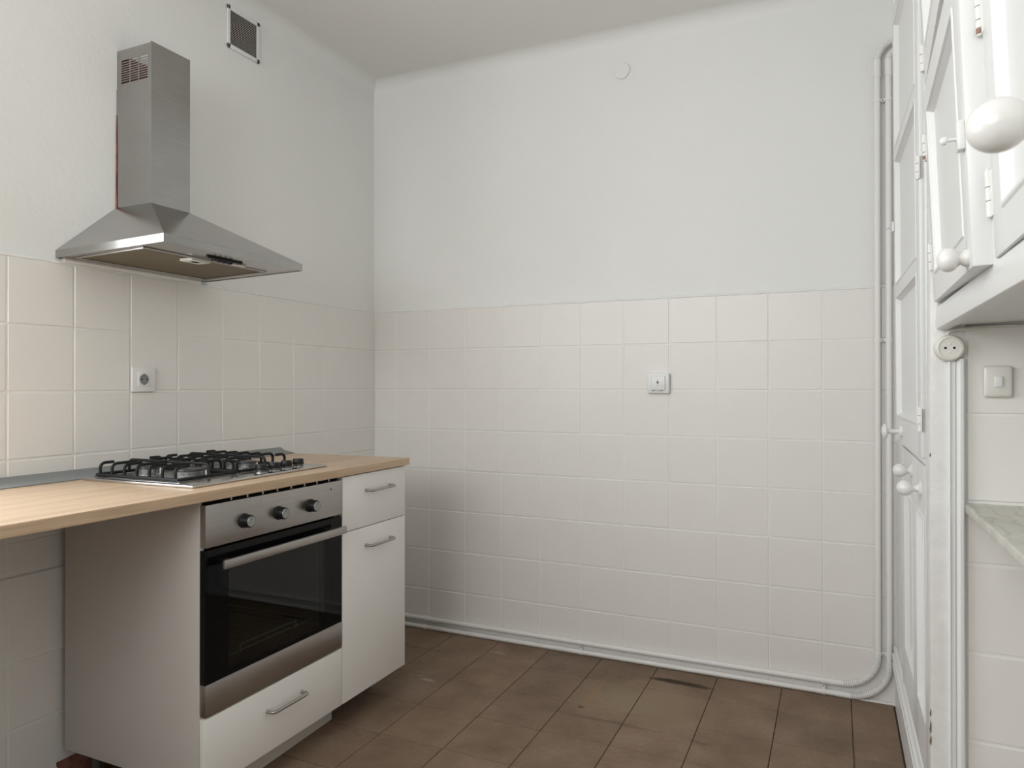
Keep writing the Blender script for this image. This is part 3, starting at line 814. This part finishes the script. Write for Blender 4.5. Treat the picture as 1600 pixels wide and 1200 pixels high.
# ------------------------------------------------------------------ panelled cupboard doors
def frame_panel_door(parent, hinge, L, z0, z1, sgn, ang, splits, stile=.075, rail=.06, mun=.03, th=.022, depth=.012, bev=.016, toprail=None, botrail=None, sag=0.0):
    """door leaf whose face looks to -X; hinge at `hinge`, leaf runs along sgn*Y; local y runs 0..L"""
    o = lambda u: u * sgn
    fm = MB()
    tr = toprail or rail; br = botrail or rail
    fm.box(0, th, o(0), o(stile), z0, z1, .002).box(0, th, o(L - stile), o(L), z0, z1, .002)
    zs_ = [z0 + br] + [s for s in splits] + [z1 - tr]
    fm.box(0, th, o(stile), o(L - stile), z0, z0 + br).box(0, th, o(stile), o(L - stile), z1 - tr, z1)
    opn = []
    lo_ = z0 + br
    for s in splits:
        fm.box(0, th, o(stile), o(L - stile), s - mun / 2, s + mun / 2)
        opn.append((lo_, s - mun / 2)); lo_ = s + mun / 2
    opn.append((lo_, z1 - tr))
    door = fm.build('door', 'enamel', parent, hinge, (sag, 0, ang))
    for a, b in opn:
        y0, y1 = stile, L - stile
        MB().box(depth, depth + .006, o(y0 - .004), o(y1 + .004), a - .004, b + .004).build('panel', 'enamel', door, smooth=False)
        def ring(i, x): return [(x, o(y0 + i), a + i), (x, o(y1 - i), a + i), (x, o(y1 - i), b - i), (x, o(y0 + i), b - i)]
        vv = ring(0, .0) + ring(.003, -.0025) + ring(.008, -.0025) + ring(.0095, .002) + ring(bev, depth)
        ff = []
        for r in range(4):
            for i in range(4):
                j = (i + 1) % 4
                ff.append((4 * r + i, 4 * r + j, 4 * r + 4 + j, 4 * r + 4 + i))
        MB().poly(vv, ff).build('panel_moulding', 'enamel', door, smooth=False)
    return door
def knob(door, y, z, r, L, mat='knob_paint', stem=.42, face=0.0, label=None, ball=False, k=None):
    """turned knob, axis to -X"""
    s = r * stem
    if ball: pr_ = [(0, 0), (r * 1.0, 0), (r * 1.0, .003), (s * 1.3, .006), (s, .010), (s, L - 2.0 * r)]
    else: pr_ = [(0, 0), (r * .72, 0), (r * .74, .003), (r * .66, .006), (s * 1.02, .010), (s, L * .30), (s * 1.25, L - (k or .82) * 1.9 * r)]
    k = k or (1.0 if ball else .82)
    c = L - r * k
    for i in range(3, 17):
        a = math.pi * i / 16
        if r * math.sin(a) < s and i < 8: continue
        pr_.append((r * math.sin(a), c - k * r * math.cos(a)))
    pr_[-1] = (0, L)
    return MB().lathe(pr_, (-1, 0, 0), (face, y, z), 24).build('knob', mat, door, label=label)
def hinge(door, y, z, h=.058, r=.0048, worn=False):
    hb = MB().tube([(-.002, y, z - h / 2), (-.002, y, z + h / 2)], r, 10)
    hb.lathe([(0, 0), (r * .8, 0), (r * .5, .004), (0, .006)], (0, 0, 1), (-.002, y, z + h / 2), 10)
    hb.box(-.0012, .001, y - .014, y + .014, z - h / 2, z + h / 2, .0005)
    hg = hb.build('hinge', 'enamel_worn', door)
    for dz in (-.010, .010): MB().tube([(-.002, y, z + dz - .0006), (-.002, y, z + dz + .0006)], r * 1.04, 10).build('knuckle_gap', 'dark_print', hg)
    if worn: MB().tube([(-.002, y, z - h / 2 + .002), (-.002, y, z - h / 2 + .011)], r * 1.06, 10).build('bare_knuckle', 'rust', hg, label='knuckle with the paint worn to rust')
    return hg
def slide_bolt(door, y, z, k=1.0):
    b = MB().box(-.010 * k, 0, y - .012 * k, y + .012 * k, z - .022 * k, z + .022 * k, .002).build('bolt', 'enamel', door, label='small white slide bolt')
    MB().lathe([(0, 0), (.0028 * k, 0), (.0028 * k, .012 * k), (.0062 * k, .014 * k), (.0066 * k, .018 * k), (.004 * k, .022 * k), (0, .023 * k)], (-1, 0, 0), (-.0095 * k, y, z - .003), 14).build('bolt_knob', 'enamel', b)
    return b

# tall cupboard
XT = 2.405
tall = thing('tall_cupboard', 'tall built-in white cupboard with panelled doors behind the upright pipes', 'cupboard', (XT + .004, -.78, 0), (0, R(-.35), 0))
LT = (-XT, .78, 0)
bd = MB()
bd.box(XT + .0205, 2.94, -1.145, -.402, .24, CEIL - .002)
bd.build('carcass', 'enamel', tall, LT)
ff_ = MB()
ff_.box(XT, XT + .03, -.432, -.392, 0.235, CEIL - .002, .002).box(XT, XT + .03, -1.150, -1.118, .235, CEIL - .002, .002)
ff_.box(XT, XT + .03, -1.118, -.432, 1.008 + S, 1.024 + S, .001).box(XT, XT + .03, -1.118, -.432, 2.70, CEIL - .002, .001)
ff_.build('face_frame', 'enamel', tall, LT)
skp = [(0, 0), (-.004, 0), (-.004, .150), (-.012, .156), (-.014, .172), (-.007, .178), (-.007, .186), (-.013, .192), (-.014, .206), (-.007, .212), (-.005, .222), (-.009, .228), (-.006, .236), (0, .240)]
MB().box(XT + .003, 2.4195, -.402, -.055, 0, .236).build('skirting_back', 'enamel', tall, LT)
MB().extrude(skp, -1.150, -.055, lambda u, v, w: (XT + .004 + u, w, v)).build('skirting', 'enamel', tall, LT)
td = frame_panel_door(tall, (-.008, -1.112 + .78, 0), .665, 1.026 + S, 2.69, 1, R(.9), [1.505 + S, 1.945 + S, 2.385 + S], stile=.062, rail=.075, mun=.034, th=.018)
knob(td, .455, 1.063 + S, .0235, .056, stem=.27, k=.42, label='white knob on a slim stem')
for z in (1.118 + S, 1.734 + S): hinge(td, .004, z, .056, worn=False)
slide_bolt(td, .648, 1.722 + S, .75)
ld1 = frame_panel_door(tall, (.001, -.440 + .78, 0), .390, .245, 1.004 + S, -1, R(0), [], stile=.06, rail=.13, th=.018)
knob(ld1, -.320, .957 + S, .0195, .049, ball=True, label='white ball knob')
ld2 = frame_panel_door(tall, (.001, -1.112 + .78, 0), .278, .245, 1.004 + S, 1, R(0), [], stile=.05, rail=.13, th=.018)
knob(ld2, .118, .936 + S, .0200, .056, ball=True, label='white ball knob on a round plate')

# wall cupboard over the marble counter (leans a little into the room)
XU = 2.418
ZU = 1.328 + S
upc = thing('wall_cupboard', 'white wall cupboard with panelled doors ajar over the marble counter', 'cupboard', (XU, -1.216, ZU), (0, R(-2.6), 0))
YA, YB = 0.0, -1.30
MB().box(.0215, .50, YB, YA, .008, CEIL - ZU - .03).build('carcass', 'enamel', upc)
ffm = MB()
TD = .548
ffm.box(0, .02, YB, YA, .004, .048).box(0, .02, YB, YA, .495 + .04, .560)
ffm.box(0, .02, -.015, YA, .048, 1.38).box(0, .02, -.672, -.650, .048, 1.38).box(0, .02, YB, -1.19, .048, 1.38).box(0, .02, YB, YA, 1.34, 1.40)
ffm.build('face_frame', 'enamel', upc)
mo = [(.002, .054), (-.001, .050), (-.003, .030), (-.005, .012), (-.003, .003), (.004, 0), (.02, 0), (.02, .054)]
MB().extrude(mo, YB, YA, lambda u, v, w: (u, w, v)).build('bottom_moulding', 'enamel', upc)
zb_, zt_ = .056, .536
d1 = frame_panel_door(upc, (-.007, -.018, 0), .632, zb_ + .007, zt_, -1, R(-1.8), [], stile=.07, rail=.055, th=.028, sag=R(1.2))
knob(d1, -.588, .082, .0190, .042, stem=.50, label='white turned knob')
hinge(d1, 0.003, .165); hinge(d1, .003, .415, worn=True)
slide_bolt(d1, -.612, .262, 1.0)
d2 = frame_panel_door(upc, (-.002, -.668, 0), .545, zb_, zt_, -1, R(-1.0), [], stile=.075, rail=.055, th=.024)
knob(d2, -.452, .112, .0245, .090, stem=.42, k=1.05, label='white oval knob')
hinge(d2, .003, .150, .066); hinge(d2, .003, .415, .066, worn=True)
d3 = frame_panel_door(upc, (-.002, -.018, 0), .632, .560, 1.32, -1, R(-2.4), [], stile=.07, rail=.055, th=.028)
hinge(d3, .003, .622); hinge(d3, .003, 1.2)
d4 = frame_panel_door(upc, (-.002, -.668, 0), .545, .560, 1.32, -1, R(-.6), [], stile=.07, rail=.055, th=.021)
hinge(d4, .003, .622); hinge(d4, .003, 1.2)

# marble counter in the niche
mc = MB().box(2.4685, 2.948, -3.0, -1.2165, .9155 + S, .937 + S, .004, 3)
tag(mc.build('marble_counter', 'marble'), 'veined grey-white marble counter beneath the wall cupboard', 'counter')
# light switch
lsw = thing('light_switch', 'cream rocker light switch on the tiles above the marble counter', 'switch')
lsw.matrix_world = Matrix.Translation((2.532, -1.2162, 1.210 + S)) @ BACK.to_4x4()
MB().box(-.028, .028, -.035, .035, 0, .011, .007, 3).build('plate', 'plastic_cream', lsw)
MB().box(-.0075, .0075, -.012, .012, .010, .0155, .0015).build('rocker', 'plastic_white', lsw)
# round surface socket on the post
rs = thing('surface_socket', 'round two-pin cream socket on the painted post', 'socket')
rs.matrix_world = Matrix.Translation((2.4385, -1.2155, 1.286 + S)) @ BACK.to_4x4()
MB().lathe([(0, 0), (.030, 0), (.0305, .010), (.0295, .021), (.0265, .0255), (.0225, .0265), (.0215, .0245), (0, .0245)], (0, 0, 1), n=36).build('housing', 'plastic_cream', rs)
for x in (-.0085, .0085): MB().lathe([(0, 0), (.0027, 0), (.0027, .0004), (0, .0004)], (0, 0, 1), (x, 0, .0245), 14).build('pin_hole', 'hole', rs)
for y in (-.009, .009): MB().lathe([(0, 0), (.0028, 0), (.002, .0015), (0, .0015)], (0, 0, 1), (0, y, .0245), 12).build('screw', 'plastic_white', rs)
cbm = MB().tube([(2.4345, -1.222, 1.313 + S), (2.438, -1.2235, 1.322 + S), (2.446, -1.224, 1.3265 + S), (2.460, -1.224, 1.3285 + S), (2.50, -1.224, 1.329 + S)], .0032, 8)
tag(cbm.build('socket_cable', 'plastic_cream'), 'short cream cable leading from the round socket under the cupboard', 'cable')
